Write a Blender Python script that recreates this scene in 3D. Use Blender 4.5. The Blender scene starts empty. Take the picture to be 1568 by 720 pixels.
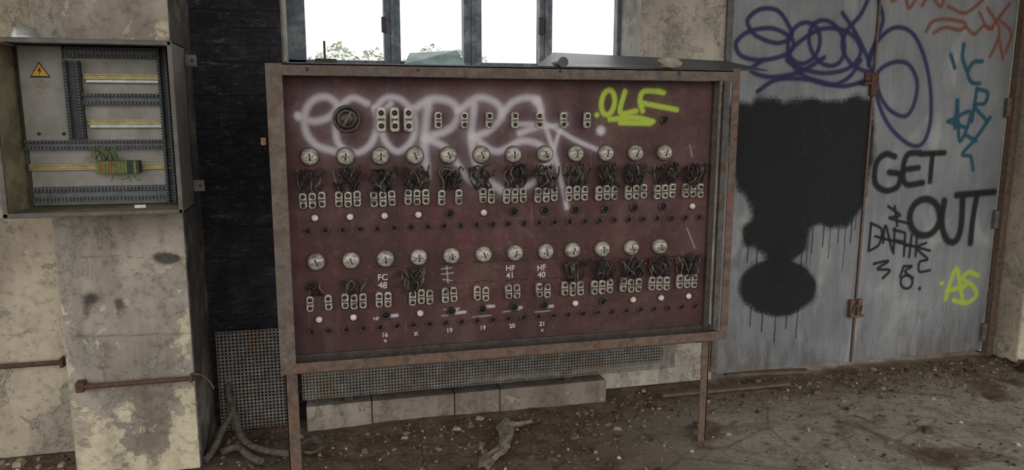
import bpy, bmesh, numpy as np, math, random
from mathutils import Vector, Matrix, noise as mnoise
random.seed(7); rng=np.random.default_rng(7)
SC=bpy.context.scene
COL=SC.collection
# ---------------------------------------------------------------- camera (calibrated)
FPX=1130.0; PITCH=math.radians(9.41); YAW=math.radians(14.08); ROLL=math.radians(0.1); EYE=1.6
fw=np.array([math.sin(YAW)*math.cos(PITCH),math.cos(YAW)*math.cos(PITCH),-math.sin(PITCH)])
rt0=np.array([math.cos(YAW),-math.sin(YAW),0]); up0=np.cross(rt0,fw)
rt=rt0*math.cos(ROLL)+up0*math.sin(ROLL); up=-rt0*math.sin(ROLL)+up0*math.cos(ROLL)
cd=bpy.data.cameras.new('camera'); cam=bpy.data.objects.new('camera',cd); COL.objects.link(cam)
cd.sensor_width=36; cd.lens=FPX/1568*36; cd.clip_start=0.05; cd.clip_end=300
cam.matrix_world=Matrix(((rt[0],up[0],-fw[0],0),(rt[1],up[1],-fw[1],0),(rt[2],up[2],-fw[2],EYE),(0,0,0,1)))
SC.camera=cam
# survey helpers: measured photo points -> metres on a real vertical plane (Y=const) or on the floor
def _ray(u,v): return fw*FPX+rt*(u-784)-up*(v-360)
def U(u,v,Y):
    d=_ray(u,v); t=Y/d[1]; return float(d[0]*t), float(d[2]*t+EYE)
def F(u,v,z=0.0):
    d=_ray(u,v); t=(z-EYE)/d[2]; return float(d[0]*t), float(d[1]*t)
# ---------------------------------------------------------------- planes
YF=3.02   # switchboard front frame
YB=3.12   # switchboard board
YW=3.87   # back wall / doors
YP=3.40   # pilaster front
YL=3.72   # left wall
YG=4.15   # window glazing
# ---------------------------------------------------------------- material DSL
def C(h,k=1.0):
    h=h.lstrip('#'); o=[]
    for i in (0,2,4):
        c=int(h[i:i+2],16)/255; o.append((c/12.92 if c<=.04045 else ((c+.055)/1.055)**2.4)*k)
    return (*o,1.0)
class M:
    def __init__(s,name,rough=.8,metal=0.0,spec=.3):
        s.m=bpy.data.materials.new(name); s.m.use_nodes=True; s.nt=s.m.node_tree; s.b=s.nt.nodes['Principled BSDF']
        s.b.inputs['Roughness'].default_value=rough; s.b.inputs['Metallic'].default_value=metal
        s.b.inputs['Specular IOR Level'].default_value=spec
        s.pos=s.nt.nodes.new('ShaderNodeNewGeometry').outputs['Position']
    def link(s,a,b): s.nt.links.new(a,b)
    def map(s,scale):
        n=s.nt.nodes.new('ShaderNodeMapping'); n.inputs['Scale'].default_value=scale; s.link(s.pos,n.inputs['Vector']); return n.outputs[0]
    def noise(s,scale,detail=6,rough=.6,vec=None,dist=0):
        n=s.nt.nodes.new('ShaderNodeTexNoise'); n.inputs['Scale'].default_value=scale; n.inputs['Detail'].default_value=detail
        n.inputs['Roughness'].default_value=rough; n.inputs['Distortion'].default_value=dist
        s.link(vec or s.pos,n.inputs['Vector']); return n.outputs['Fac']
    def vor(s,scale,feature='F1',vec=None,out='Distance'):
        n=s.nt.nodes.new('ShaderNodeTexVoronoi'); n.feature=feature; n.inputs['Scale'].default_value=scale
        s.link(vec or s.pos,n.inputs['Vector']); return n.outputs[out]
    def ramp(s,fac,stops):
        n=s.nt.nodes.new('ShaderNodeValToRGB'); e=n.color_ramp.elements
        while len(e)<len(stops): e.new(.5)
        for i,(p,c) in enumerate(stops):
            e[i].position=p; e[i].color=c if isinstance(c,tuple) else (c,c,c,1)
        s.link(fac,n.inputs[0]); return n.outputs[0]
    def mix(s,f,a,b,mode='MIX'):
        n=s.nt.nodes.new('ShaderNodeMix'); n.data_type='RGBA'; n.blend_type=mode
        for k,x in ((0,f),(6,a),(7,b)):
            if hasattr(x,'is_linked') : s.link(x,n.inputs[k])
            else: n.inputs[k].default_value=x
        return n.outputs[2]
    def math(s,op,a,b=0.0):
        n=s.nt.nodes.new('ShaderNodeMath'); n.operation=op
        for k,x in ((0,a),(1,b)):
            if hasattr(x,'is_linked'): s.link(x,n.inputs[k])
            else: n.inputs[k].default_value=x
        return n.outputs[0]
    def sep(s,axis):
        n=s.nt.nodes.new('ShaderNodeSeparateXYZ'); s.link(s.pos,n.inputs[0]); return n.outputs[axis]
    def rng(s,v,a,b):
        n=s.nt.nodes.new('ShaderNodeMapRange'); s.link(v,n.inputs[0]); n.inputs[1].default_value=a; n.inputs[2].default_value=b; return n.outputs[0]
    def attr(s,name):
        n=s.nt.nodes.new('ShaderNodeAttribute'); n.attribute_name=name; return n.outputs['Color'],n.outputs['Alpha']
    def color(s,c):
        if hasattr(c,'is_linked'): s.link(c,s.b.inputs['Base Color'])
        else: s.b.inputs['Base Color'].default_value=c
        return s
    def bump(s,h,strength=.4,dist=.01):
        n=s.nt.nodes.new('ShaderNodeBump'); n.inputs['Strength'].default_value=strength; n.inputs['Distance'].default_value=dist
        s.link(h,n.inputs['Height']); s.link(n.outputs[0],s.b.inputs['Normal']); return s

def mottled(name,c1,c2,scale=20,rough=.7,metal=0,c3=None,bump=.3,spec=.3,bd=.003):
    m=M(name,rough,metal,spec); n=m.noise(scale,8,.65)
    col=m.ramp(n,[(.35,C(c1)),(.65,C(c2))])
    if c3: col=m.mix(m.ramp(m.noise(scale*.45,9,.7),[(.52,0.),(.6,1.)]),col,C(c3))
    m.color(col).bump(n,bump,bd); return m.m

def plaster_fn(m,base,light,dark,grey,zone=None,zc=None):
    n1=m.noise(1.3,10,.62); n2=m.noise(3.2,14,.68,dist=.4); n3=m.noise(9,12,.7,dist=.6); n4=m.noise(26,8,.7)
    col=m.ramp(n1,[(.32,C(dark)),(.5,C(base)),(.68,C(light))])
    if zone is not None:
        zf=m.ramp(m.math('ADD',zone(m),m.math('MULTIPLY',m.math('SUBTRACT',m.noise(4.5,14,.68),.5),1.9)),[(.48,0.),(.52,1.)])
        col=m.mix(zf,col,m.ramp(n3,[(.4,C(zc)),(.6,C(light))]))
    pk=m.ramp(n2,[(.555,0.),(.562,1.)]); col=m.mix(m.math('MULTIPLY',pk,.8),col,C(grey))
    pk2=m.ramp(n3,[(.60,0.),(.61,1.)]); col=m.mix(m.math('MULTIPLY',pk2,.55),col,C(light))
    pk3=m.ramp(m.noise(5,14,.75,m.map((1.0,1,1.6))),[(.62,0.),(.64,1.)]); col=m.mix(m.math('MULTIPLY',pk3,.8),col,C(dark))
    rim=m.ramp(n2,[(.540,0.),(.553,1.),(.556,0.)]); col=m.mix(m.math('MULTIPLY',rim,.5),col,C('#6b6156'))
    spk=m.ramp(n4,[(.36,.68),(.5,1.)]); col=m.mix(1.0,col,spk,'MULTIPLY')
    st=m.ramp(m.noise(4,8,.6,m.map((2.2,2.2,.35))),[(.35,.66),(.55,1.)]); col=m.mix(.85,col,st,'MULTIPLY')
    h=m.math('ADD',m.math('MULTIPLY',pk,-.8),m.math('ADD',m.math('MULTIPLY',pk2,.6),m.math('MULTIPLY',n4,.5)))
    return col,h
def plaster(name,*a,**k):
    m=M(name,.92); col,h=plaster_fn(m,*a,**k); m.color(col); m.bump(h,.7,.007); return m.m

m_wall=plaster('plaster_cream','#a39886','#bbb099','#857867','#8f877b')
m_pil=plaster('plaster_pilaster','#9f978a','#b7ae99','#857b6e','#928b82')
m_pier=plaster('plaster_pier','#a69d90','#bdb4a5','#8c8377','#948c82')
# dark bituminous paint over brick
m=M('black_painted_brick',.5,spec=.4)
sw=m.nt.nodes.new('ShaderNodeCombineXYZ'); m.link(m.sep('X'),sw.inputs[0]); m.link(m.sep('Z'),sw.inputs[1])
br=m.nt.nodes.new('ShaderNodeTexBrick'); m.link(sw.outputs[0],br.inputs['Vector']); br.inputs['Scale'].default_value=4.0
br.inputs['Mortar Size'].default_value=.014; br.inputs['Color1'].default_value=(1,1,1,1); br.inputs['Color2'].default_value=(.8,.8,.8,1); br.inputs['Mortar'].default_value=(0,0,0,1)
br.inputs['Brick Width'].default_value=1.0; br.inputs['Row Height'].default_value=.32
n=m.noise(7,12,.7); n2=m.noise(26,10,.8,m.map((.8,1,2.6))); n5=m.noise(10,14,.8,m.map((.7,1,2.2)),dist=.5)
col=m.ramp(n,[(.3,C('#141519')),(.5,C('#222329')),(.7,C('#3b3c44'))])
col=m.mix(m.math('MULTIPLY',m.ramp(n2,[(.54,0.),(.62,1.)]),.5),col,C('#6d6a68'))
col=m.mix(m.math('MULTIPLY',m.ramp(n5,[(.59,0.),(.61,1.)]),.6),col,C('#77726d'))
col=m.mix(m.math('MULTIPLY',m.ramp(m.noise(3,10,.7),[(.56,0.),(.64,1.)]),.5),col,C('#4a4044'))
mort=m.ramp(br.outputs['Fac'],[(.4,0.),(.6,.6)]); col=m.mix(mort,col,C('#101013'))
m.color(col); m.bump(m.math('ADD',br.outputs['Color'],m.math('MULTIPLY',n2,1.4)),.9,.009); m_black=m.m
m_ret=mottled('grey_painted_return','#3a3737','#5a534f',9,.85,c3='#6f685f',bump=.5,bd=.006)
m_rust=mottled('rusted_steel','#4a3c35','#6a5a4f',34,.75,.1,c3='#6a4c3e',bump=.4)
m_frame=mottled('weathered_steel_frame','#4d453f','#6b6057',30,.65,.15,c3='#5a4a40',bump=.35)
m_frame_d=mottled('dark_steel','#332e2c','#4a4340',30,.65,.15,c3='#4a3b34',bump=.35)
m_rustpipe=mottled('rusty_pipe','#3f2c27','#5c4038',40,.85,.0,bump=.6)
m_win=mottled('window_frame_paint','#4c5259','#6c727a',22,.6,c3='#7d8184',bump=.3)
m_reveal=mottled('window_reveal_plaster','#8b8884','#a39f99',6,.9,c3='#77736e',bump=.3)
m_cab=mottled('cabinet_paint','#4a4844','#635f59',14,.5,.1,c3='#565049',bump=.1)
m_cabin=mottled('cabinet_interior','#7d7a74','#918d86',10,.5,c3='#7b7567',bump=.08)
m_cabside=mottled('cabinet_inner_side','#7a7258','#8e866c',12,.55,c3='#6d6550',bump=.08)  # brass-lit yellow-green cast is put into the base colour
m_trunk=mottled('trunking_grey','#4c4e50','#626466',40,.6,bump=.1)
m_slot=mottled('slot_dark','#202224','#2e3032',40,.7,bump=.1)
m_gold=mottled('zinc_yellow_rail','#857751','#a2956f',30,.4,.3,bump=.1)
m_steelrail=mottled('galvanised_rail','#8d8f90','#a8a9a7',30,.35,.4,bump=.1)
m_wireg=mottled('green_wire','#23502b','#5d7030',60,.5,bump=0)
m_term=mottled('terminal_green','#4a5730','#6d7636',60,.6,bump=.1)
m_termk=mottled('terminal_dark','#202a27','#33413a',60,.6,bump=.1)
m_termo=mottled('terminal_orange','#6b4630','#83593a',60,.6,bump=.1)
m_porc=mottled('porcelain_dirty','#8a8276','#bdb6a9',60,.45,c3='#5b534b',bump=.15,spec=.45)
m_hole=mottled('dark_hole','#0d0b0b','#1c1817',60,.7,bump=.1)
m_bake=mottled('bakelite','#1a1515','#2f2624',50,.4,c3='#4a3a34',bump=.2,spec=.5)
m_ring=mottled('socket_ring','#33211f','#5c443e',60,.5,.1,bump=.2)
m_wire=mottled('dirty_wire','#191617','#37302d',70,.8,c3='#4d4541',bump=.2)
m_wire2=mottled('faded_wire','#4a433e','#756c62',70,.8,bump=.2)
m_white=mottled('white_button','#a39c90','#cdc6ba',60,.45,bump=.1)
m_label=mottled('label_paint','#a39a8f','#c4bcb0',90,.8,bump=0)
m=M('lamp_glass',.32,.0,.6); n=m.noise(55,6,.65); w=m.noise(50,5,.65,m.map((.35,1,2.6)))
col=m.ramp(n,[(.35,C('#78736a')),(.6,C('#b0aa9e'))]); col=m.mix(m.ramp(w,[(.52,0.),(.6,.8)]),col,C('#4f4942')); m.color(col); m_lamp=m.m
m_lampr=mottled('lamp_rim','#3a302b','#5f544b',50,.5,.3,bump=.2)
m=M('pale_glass_scrap',.2,spec=.6); m.color(m.ramp(m.noise(8,6),[(.4,C('#7e9495')),(.6,C('#a2b6b5'))])); m_glass=m.m

# painted sheets: attribute 'paint'
def painted(name,fn,rough,spec=.3,metal=0.0,worn=.55,bst=.35,rpaint=None):
    m=M(name,rough,metal,spec); base,h=fn(m); c,a=m.attr('paint')
    sp=m.noise(160,4,.7); a2=m.math('ADD',a,m.math('MULTIPLY',m.math('SUBTRACT',sp,.5),m.math('MULTIPLY',m.math('MULTIPLY',a,m.math('SUBTRACT',1.0,a)),1.6)))
    wear=m.ramp(m.noise(40,10,.75),[(.30,worn),(.42,1.)]); a2=m.math('MULTIPLY',a2,wear)
    a2n=m.nt.nodes.new('ShaderNodeClamp'); m.link(a2,a2n.inputs[0])
    m.color(m.mix(a2n.outputs[0],base,c)); m.bump(h,bst,.005)
    if rpaint is not None: m.link(m.mix(a2n.outputs[0],(rough,)*3+(1,),(rpaint,)*3+(1,)),m.b.inputs['Roughness'])
    return m.m
def f_board(m):
    n=m.noise(4,12,.65); n2=m.noise(38,8,.7)
    col=m.ramp(n,[(.3,C('#331b1c')),(.5,C('#422324')),(.7,C('#522e2d'))])
    col=m.mix(m.ramp(n2,[(.54,0.),(.68,.5)]),col,C('#654a45'))
    col=m.mix(m.math('MULTIPLY',m.ramp(m.noise(5,8,.6,m.map((3,1,.4))),[(.5,0.),(.62,1.)]),.4),col,C('#281818'))
    edge=m.rng(m.sep('Z'),.85,.55); col=m.mix(m.math('MULTIPLY',edge,.6),col,C('#2d1e1c'))
    dust=m.ramp(m.noise(2.2,12,.7,dist=.6),[(.50,0.),(.68,.45)]); col=m.mix(dust,col,C('#68504a'))
    drip=m.ramp(m.noise(16,6,.7,m.map((3.4,1,.2))),[(.62,0.),(.68,.35)]); col=m.mix(drip,col,C('#7a655c'))
    return col,n2
def f_door(m):
    n=m.noise(1.6,8,.6); n2=m.noise(30,10,.7)
    col=m.ramp(n,[(.3,C('#5f6162')),(.5,C('#6f7173')),(.7,C('#808283'))])
    st=m.ramp(m.noise(7,8,.65,m.map((2.5,1,.25))),[(.42,.76),(.56,1.)]); col=m.mix(.6,col,st,'MULTIPLY')
    col=m.mix(m.math('MULTIPLY',m.ramp(n2,[(.6,0.),(.66,1.)]),.35),col,C('#4a443f'))
    z=m.sep('Z'); low=m.rng(z,.5,.0)
    rustn=m.math('ADD',m.noise(6,12,.7,m.map((1.6,1,.6))),m.math('MULTIPLY',low,.2))
    col=m.mix(m.math('MULTIPLY',m.ramp(rustn,[(.62,0.),(.76,1.)]),.65),col,C('#54473f'))
    run=m.math('ADD',m.noise(14,6,.7,m.map((3.2,1,.16))),m.math('MULTIPLY',m.rng(z,1.3,.2),.08))
    col=m.mix(m.math('MULTIPLY',m.ramp(run,[(.66,0.),(.70,1.)]),.5),col,C('#3a3330'))
    pt=m.ramp(m.noise(2.6,10,.6,m.map((1.4,1,.7)),dist=.5),[(.56,0.),(.66,.6)]); col=m.mix(pt,col,C('#94928e'))
    return col,n2
def f_pil(m):
    def zone(m):
        a=m.rng(m.sep('Z'),.62,.05); b=m.rng(m.sep('X'),XP0+.16,XP0-.02); c=m.math('MULTIPLY',m.rng(m.sep('X'),XP1-.16,XP1+.02),.6)
        return m.math('ADD',m.math('MULTIPLY',a,.62),m.math('ADD',m.math('MULTIPLY',b,.6),c))
    return plaster_fn(m,'#988f83','#beb29a','#7b7166','#8e877e',zone=zone,zc='#a79c84')
XP0=U(96,520,YP)[0]; XP1=-0.605
m_board=painted('maroon_board',f_board,.6,.35)
m_door=painted('grey_door_paint',f_door,.55,.35,worn=.85,rpaint=.85)
m_pilf=painted('pilaster_peeling_paint',f_pil,.92,bst=.6,worn=.3)
m_doorcore=mottled('door_edge_steel','#4a4644','#63605d',20,.7,c3='#58402f')

# floor
m=M('dirt_floor',.95,spec=.15)
n1=m.noise(1.1,10,.6); n2=m.noise(7,12,.72); n3=m.noise(45,10,.75)
col=m.ramp(n2,[(.3,C('#42382f')),(.48,C('#5d5043')),(.62,C('#73665a')),(.75,C('#8b7e70'))])
col=m.mix(m.ramp(n3,[(.52,0.),(.66,.6)]),col,C('#352c26'))
right=m.rng(m.sep('X'),1.2,2.0); nearw=m.rng(m.sep('Y'),3.75,3.3)
con=m.math('MULTIPLY',m.math('MULTIPLY',m.ramp(m.noise(1.7,12,.62,dist=.5),[(.40,0.),(.46,1.)]),right),nearw)
cc=m.ramp(n3,[(.35,C('#7d766e')),(.6,C('#a39c92'))]); cc=m.mix(m.ramp(n2,[(.5,0.),(.56,.5)]),cc,C('#675c51')); col=m.mix(m.math('MULTIPLY',con,.88),col,cc)
ck=m.ramp(m.vor(2.4,'DISTANCE_TO_EDGE'),[(.0,.4),(.02,0.)]); col=m.mix(ck,col,C('#2b241f'))
sp=m.ramp(m.vor(60),[(.10,1.),(.16,0.)]); sel=m.ramp(m.noise(13,4,.6),[(.55,0.),(.62,1.)]); col=m.mix(m.math('MULTIPLY',m.math('MULTIPLY',sp,sel),.8),col,C('#a0937f'))
m.color(col); m.bump(m.math('ADD',n2,m.math('MULTIPLY',n3,.6)),.7,.015); m_floor=m.m
m=M('rubble_mix',.95,spec=.15); c,a=m.attr('tint'); m.color(m.mix(m.ramp(m.noise(90,5,.7),[(.35,.0),(.7,.5)]),c,C('#463a31'))); m.bump(m.noise(120,5),.4,.003); m_debris=m.m
m=M('foliage',.8,spec=.2); c,a=m.attr('tint'); m.color(c); m_leaf=m.m
m_ceil=mottled('ceiling_plaster','#77716a','#8d877f',3,.9)
m_ground=mottled('grass_ground','#6d7a4a','#8a9660',2,.9)
m_block=plaster('plinth_block','#857a70','#a0958b','#6f645a','#7d736a')
m_perf=mottled('perforated_steel','#55524f','#7a756f',25,.6,.2,c3='#6a5a4c',bump=.2)
m_sheet=mottled('sheet_metal_dark','#34383d','#484d53',8,.45,.3,c3='#54524e',bump=.15)
m_stone=mottled('stone','#857b6e','#a69c8c',30,.9,bump=.6,bd=.01)
m_hose=mottled('dirty_hose','#3b352f','#5f574e',30,.85,bump=.5)
m_card=mottled('crumpled_cardboard','#5f564b','#83786a',18,.9,bump=.5)
m_wood=mottled('old_plank','#4f4036','#6b584a',16,.9,bump=.6)
m_yel=mottled('sign_yellow','#b88f30','#c79d3a',30,.6,bump=0)
m_blk=mottled('sign_black','#171410','#221d18',30,.6,bump=0)

# ---------------------------------------------------------------- mesh helpers
def empty(name,loc=(0,0,0)):
    e=bpy.data.objects.new(name,None); e.location=loc; COL.objects.link(e); return e
def obj(name,me,parent=None,mat=None,loc=None):
    o=bpy.data.objects.new(name,me); COL.objects.link(o)
    if mat and not me.materials: me.materials.append(mat)
    if parent is not None: o.parent=parent; 
    if loc is not None: o.location=loc
    return o
def bevel(o,w=.003,seg=2):
    b=o.modifiers.new('bevel','BEVEL'); b.width=w; b.segments=seg; b.limit_method='ANGLE'; return o
def boxmesh(name,bs):
    vs=[];fs=[]
    for (x0,x1,y0,y1,z0,z1) in bs:
        k=len(vs); vs+=[(x0,y0,z0),(x1,y0,z0),(x1,y1,z0),(x0,y1,z0),(x0,y0,z1),(x1,y0,z1),(x1,y1,z1),(x0,y1,z1)]
        fs+=[tuple(k+i for i in f) for f in ((0,3,2,1),(4,5,6,7),(0,1,5,4),(1,2,6,5),(2,3,7,6),(3,0,4,7))]
    me=bpy.data.meshes.new(name); me.from_pydata(vs,[],fs); me.update(); return me
def boxes(name,bs,mat,parent=None,bv=.003):
    o=obj(name,boxmesh(name,bs),parent,mat)
    if bv: bevel(o,bv)
    return o
def smooth(me):
    me.polygons.foreach_set('use_smooth',[True]*len(me.polygons))
def lathe(name,prof,seg=24,axis='Y'):
    vs=[];fs=[]
    for r,h in prof:
        for i in range(seg):
            a=2*math.pi*i/seg; vs.append((r*math.cos(a),-h,r*math.sin(a)))
    for j in range(len(prof)-1):
        for i in range(seg):
            i2=(i+1)%seg; fs.append((j*seg+i,j*seg+i2,(j+1)*seg+i2,(j+1)*seg+i))
    fs.append(tuple(range((len(prof)-1)*seg,len(prof)*seg)))
    me=bpy.data.meshes.new(name); me.from_pydata(vs,[],fs); me.update(); 
    bm=bmesh.new(); bm.from_mesh(me); bmesh.ops.recalc_face_normals(bm,faces=bm.faces); bm.to_mesh(me); bm.free(); smooth(me); return me
def curve(name,paths,r,mat,parent=None,res=3,cyc=False,radii=None):
    cu=bpy.data.curves.new(name,'CURVE'); cu.dimensions='3D'; cu.bevel_depth=r; cu.bevel_resolution=res; cu.use_fill_caps=True
    for p in paths:
        s=cu.splines.new('NURBS'); s.points.add(len(p)-1); s.order_u=min(3,len(p)); s.use_endpoint_u=True; s.resolution_u=4
        for i,q in enumerate(p): s.points[i].co=(*q,1)
    cu.materials.append(mat); o=bpy.data.objects.new(name,cu); COL.objects.link(o)
    if parent is not None: o.parent=parent
    return o
def join_meshes(name,parts):
    bm=bmesh.new(); mats=[]; 
    for me,mt,off in parts:
        if mt not in mats: mats.append(mt)
        b2=len(bm.faces); bm.verts.ensure_lookup_table(); v0=len(bm.verts)
        bm.from_mesh(me); bm.verts.ensure_lookup_table(); bm.faces.ensure_lookup_table()
        for v in bm.verts[v0:]: v.co+=Vector(off)
        for f in bm.faces[b2:]: f.material_index=mats.index(mt)
    me=bpy.data.meshes.new(name); bm.to_mesh(me); bm.free()
    for mt in mats: me.materials.append(mt)
    return me

# ---------------------------------------------------------------- paint fields on sheets
def catmull(P,step):
    P=np.array(P,float)
    if len(P)==1: return P
    if len(P)==2: 
        n=max(2,int(np.linalg.norm(P[1]-P[0])/step)); t=np.linspace(0,1,n)[:,None]; return P[0]*(1-t)+P[1]*t
    closed=np.allclose(P[0],P[-1]); out=[]
    Q=np.vstack([P[-2] if closed else 2*P[0]-P[1],P,P[1] if closed else 2*P[-1]-P[-2]])
    for i in range(1,len(Q)-2):
        a,b,c,d=Q[i-1:i+3]; n=max(3,int(np.linalg.norm(c-b)/step)); t=np.linspace(0,1,n,endpoint=False)[:,None]
        out.append(.5*((2*b)+(-a+c)*t+(2*a-5*b+4*c-d)*t**2+(-a+3*b-3*c+d)*t**3))
    out.append(P[-1:]); return np.vstack(out)
def ell(cx,cy,rx,ry,a0=0,a1=360,n=14,rot=0):
    o=[]
    for i in range(n+1):
        a=math.radians(a0+(a1-a0)*i/n); x=rx*math.cos(a);y=ry*math.sin(a);r=math.radians(rot)
        o.append((cx+x*math.cos(r)-y*math.sin(r),cy+x*math.sin(r)+y*math.cos(r)))
    return o
class Sheet:
    def __init__(s,Y,x0,x1,z0,z1,step):
        s.Y=Y; s.x=np.arange(x0,x1+step*.5,step); s.z=np.arange(z0,z1+step*.5,step)
        s.X,s.Z=np.meshgrid(s.x,s.z); s.rgb=np.zeros(s.X.shape+(3,)); s.a=np.zeros(s.X.shape); s.step=step
    def field(s,pts,R):
        x0,z0=pts.min(0)-R; x1,z1=pts.max(0)+R
        i0,i1=np.searchsorted(s.x,[x0,x1]); j0,j1=np.searchsorted(s.z,[z0,z1])
        if i0>=i1 or j0>=j1: return None
        sl=(slice(j0,j1),slice(i0,i1)); X=s.X[sl];Z=s.Z[sl]; D=np.full(X.shape,1e9)
        for p in pts: 
            a0,a1=np.searchsorted(X[0],[p[0]-R,p[0]+R]); b0,b1=np.searchsorted(Z[:,0],[p[1]-R,p[1]+R])
            if a0<a1 and b0<b1:
                v=D[b0:b1,a0:a1]; np.minimum(v,np.hypot(X[b0:b1,a0:a1]-p[0],Z[b0:b1,a0:a1]-p[1]),out=v)
        return sl,D
    def over(s,sl,al,c):
        a=s.a[sl]; o=al+a*(1-al); k=np.where(o>1e-6,al/np.maximum(o,1e-6),0)[...,None]
        s.rgb[sl]=s.rgb[sl]*(1-k)+np.array(c[:3])*k; s.a[sl]=o
    def stroke(s,px,w,c,soft=.5,op=1.0,haze=0.0):
        P=[U(u,v,s.Y) for u,v in px]; pts=catmull(P,w*.3)
        R=w*(2.6 if haze else 1+soft)
        r=s.field(pts,R)
        if r is None: return
        sl,D=r; t=np.clip((w*(.5+soft*.5)-D)/(w*soft),0,1); al=t*t*(3-2*t)*op
        if haze: al=np.maximum(al,haze*np.clip(1-D/R,0,1)**2)
        s.over(sl,al,c)
    def poly(s,px,soft,c,op=1.0,wob=.02):
        P=np.array([U(u,v,s.Y) for u,v in px]); P=catmull(np.vstack([P,P[:1]]),.03)
        X,Z=s.X,s.Z; ins=np.zeros(X.shape,bool); D=np.full(X.shape,1e9)
        for a,b in zip(P,np.roll(P,-1,0)):
            if abs(a[1]-b[1])>1e-9:
                cnd=((a[1]>Z)!=(b[1]>Z))&(X<(b[0]-a[0])*(Z-a[1])/(b[1]-a[1])+a[0]); ins^=cnd
            D=np.minimum(D,np.hypot(X-a[0],Z-a[1]))
        sd=np.where(ins,-D,D)+wob*(np.sin(X*21+Z*13)*.5+np.sin(X*47-Z*31)*.3+np.sin(Z*63+X*9)*.2)
        t=np.clip(.5-sd/(2*soft),0,1); s.over((slice(None),slice(None)),t*t*(3-2*t)*op,c)
    def build(s,name,mat,parent,dy=0.0):
        ny,nx=s.X.shape; co=np.stack([s.X,np.full(s.X.shape,s.Y+dy),s.Z],-1).reshape(-1,3).astype(np.float32)
        idx=np.arange(nx*ny).reshape(ny,nx); q=np.stack([idx[:-1,:-1],idx[:-1,1:],idx[1:,1:],idx[1:,:-1]],-1).reshape(-1,4)
        me=bpy.data.meshes.new(name); me.vertices.add(len(co)); me.vertices.foreach_set('co',co.ravel())
        me.loops.add(q.size); me.loops.foreach_set('vertex_index',q.ravel().astype(np.int32))
        me.polygons.add(len(q)); me.polygons.foreach_set('loop_start',np.arange(0,q.size,4,dtype=np.int32))
        me.update(calc_edges=True)
        at=me.color_attributes.new('paint','FLOAT_COLOR','POINT'); d=np.concatenate([s.rgb,s.a[...,None]],-1).reshape(-1,4).astype(np.float32)
        at.data.foreach_set('color',d.ravel()); return obj(name,me,parent,mat)
BK=C('#100f11')
# ================================================================= ROOM
ZC=4.0
xo0=U(434,60,YW)[0]; xo1=U(980,60,YW)[0]
zs=U(700,97,YG)[1]-.03
xd0=(U(1122,0,YW)[0]+U(1097,577,YW)[0])/2; xd1=(U(1548,100,YW)[0]+U(1502,535,YW)[0])/2; xdm=(U(1345,0,YW)[0]+U(1302,558,YW)[0])/2
ZD=2.95; YO=4.25
boxes('wall_back',[(XP1,xo0,YW,YO,0,ZC),(xo0,xo1,YW,YO,0,zs),(xo0,xo1,YW,YO,3.3,ZC),(xo1,xd0-.03,YW,YO,0,ZC)],m_pier,bv=0)
boxes('wall_lintel',[(xd0-.03,xd1+.05,YW,YO,ZD+.005,ZC)],m_pier,bv=0)
boxes('wall_right',[(xd1+.05,9,YW,YO,0,ZC)],m_wall,bv=0)
boxes('wall_left',[(-4,XP1-.2,YL,YO,0,ZC)],m_wall,bv=0)
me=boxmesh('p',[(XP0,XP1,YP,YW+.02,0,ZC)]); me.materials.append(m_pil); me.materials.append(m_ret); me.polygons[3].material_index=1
pil=obj('wall_pilaster',me); bevel(pil,.01,3)
ps=Sheet(YP-.0015,XP0+.008,XP1-.006,0,2.4,.006)
ps.poly([(124,452),(140,446),(150,458),(140,472),(134,486),(124,474)],.02,BK,.85,.02); ps.poly([(238,392),(262,388),(276,396),(262,404),(246,402)],.012,BK,.8,.015)
ps.poly([(176,462),(184,458),(188,470),(180,474)],.012,BK,.7,.01); ps.poly([(205,600),(230,596),(250,604),(220,612)],.015,C('#5f564c'),.6,.02)
ps.stroke([(112,516),(180,514),(250,512),(316,508)],.006,C('#5b5249'),.6,.6); ps.stroke([(110,396),(170,392),(230,396)],.004,C('#5b5249'),.6,.5)
ps.poly([(272,-60),(308,-60),(308,62),(276,62)],.02,C('#4a4644'),.7,.01)
ps.build('front_face',m_pilf,pil)
boxes('wall_painted_section',[(XP1,xo0-.01,YW-.012,YW,0,ZC),(xo0-.01,xo0+.9,YW-.012,YW,0.0,zs-.03),],m_black,bv=0)
boxes('ceiling',[(-4,9,-1.0,YO,ZC,ZC+.15)],m_ceil,bv=0)
def floor_h(x,y):
    v=Vector((x*1.3,y*1.3,0)); h=mnoise.noise(v)*.012+mnoise.noise(v*4)*.008+mnoise.noise(v*13)*.005
    return h-.008
xs=np.arange(-3,7.01,.03); ys=np.arange(1.6,4.26,.03); vs=[];
for y in ys:
    for x in xs: vs.append((x,y,floor_h(x,y)))
nx=len(xs); fs=[(j*nx+i,j*nx+i+1,(j+1)*nx+i+1,(j+1)*nx+i) for j in range(len(ys)-1) for i in range(nx-1)]
k=len(vs); vs+=[(-9,-9,-.01),(12,-9,-.01),(12,1.6,-.01),(-9,1.6,-.01)]; fs.append((k,k+1,k+2,k+3))
me=bpy.data.meshes.new('floor'); me.from_pydata(vs,[],fs); smooth(me); obj('floor',me,None,m_floor)
xr=U(1533,300,YW)[0]
boxes('trim_1',[(xd1+.005,xd1+.05,YW-.05,YW,0,ZD)],m_rust,bv=.003)
boxes('wall_right_pier',[(xr+.03,xr+1.6,YW-.22,YW-.001,0,ZC)],m_wall,bv=.012)
boxes('trim_2',[(xd0-.045,xd0-.005,YW-.02,YW,0.05,ZD)],m_doorcore,bv=.003)

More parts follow.
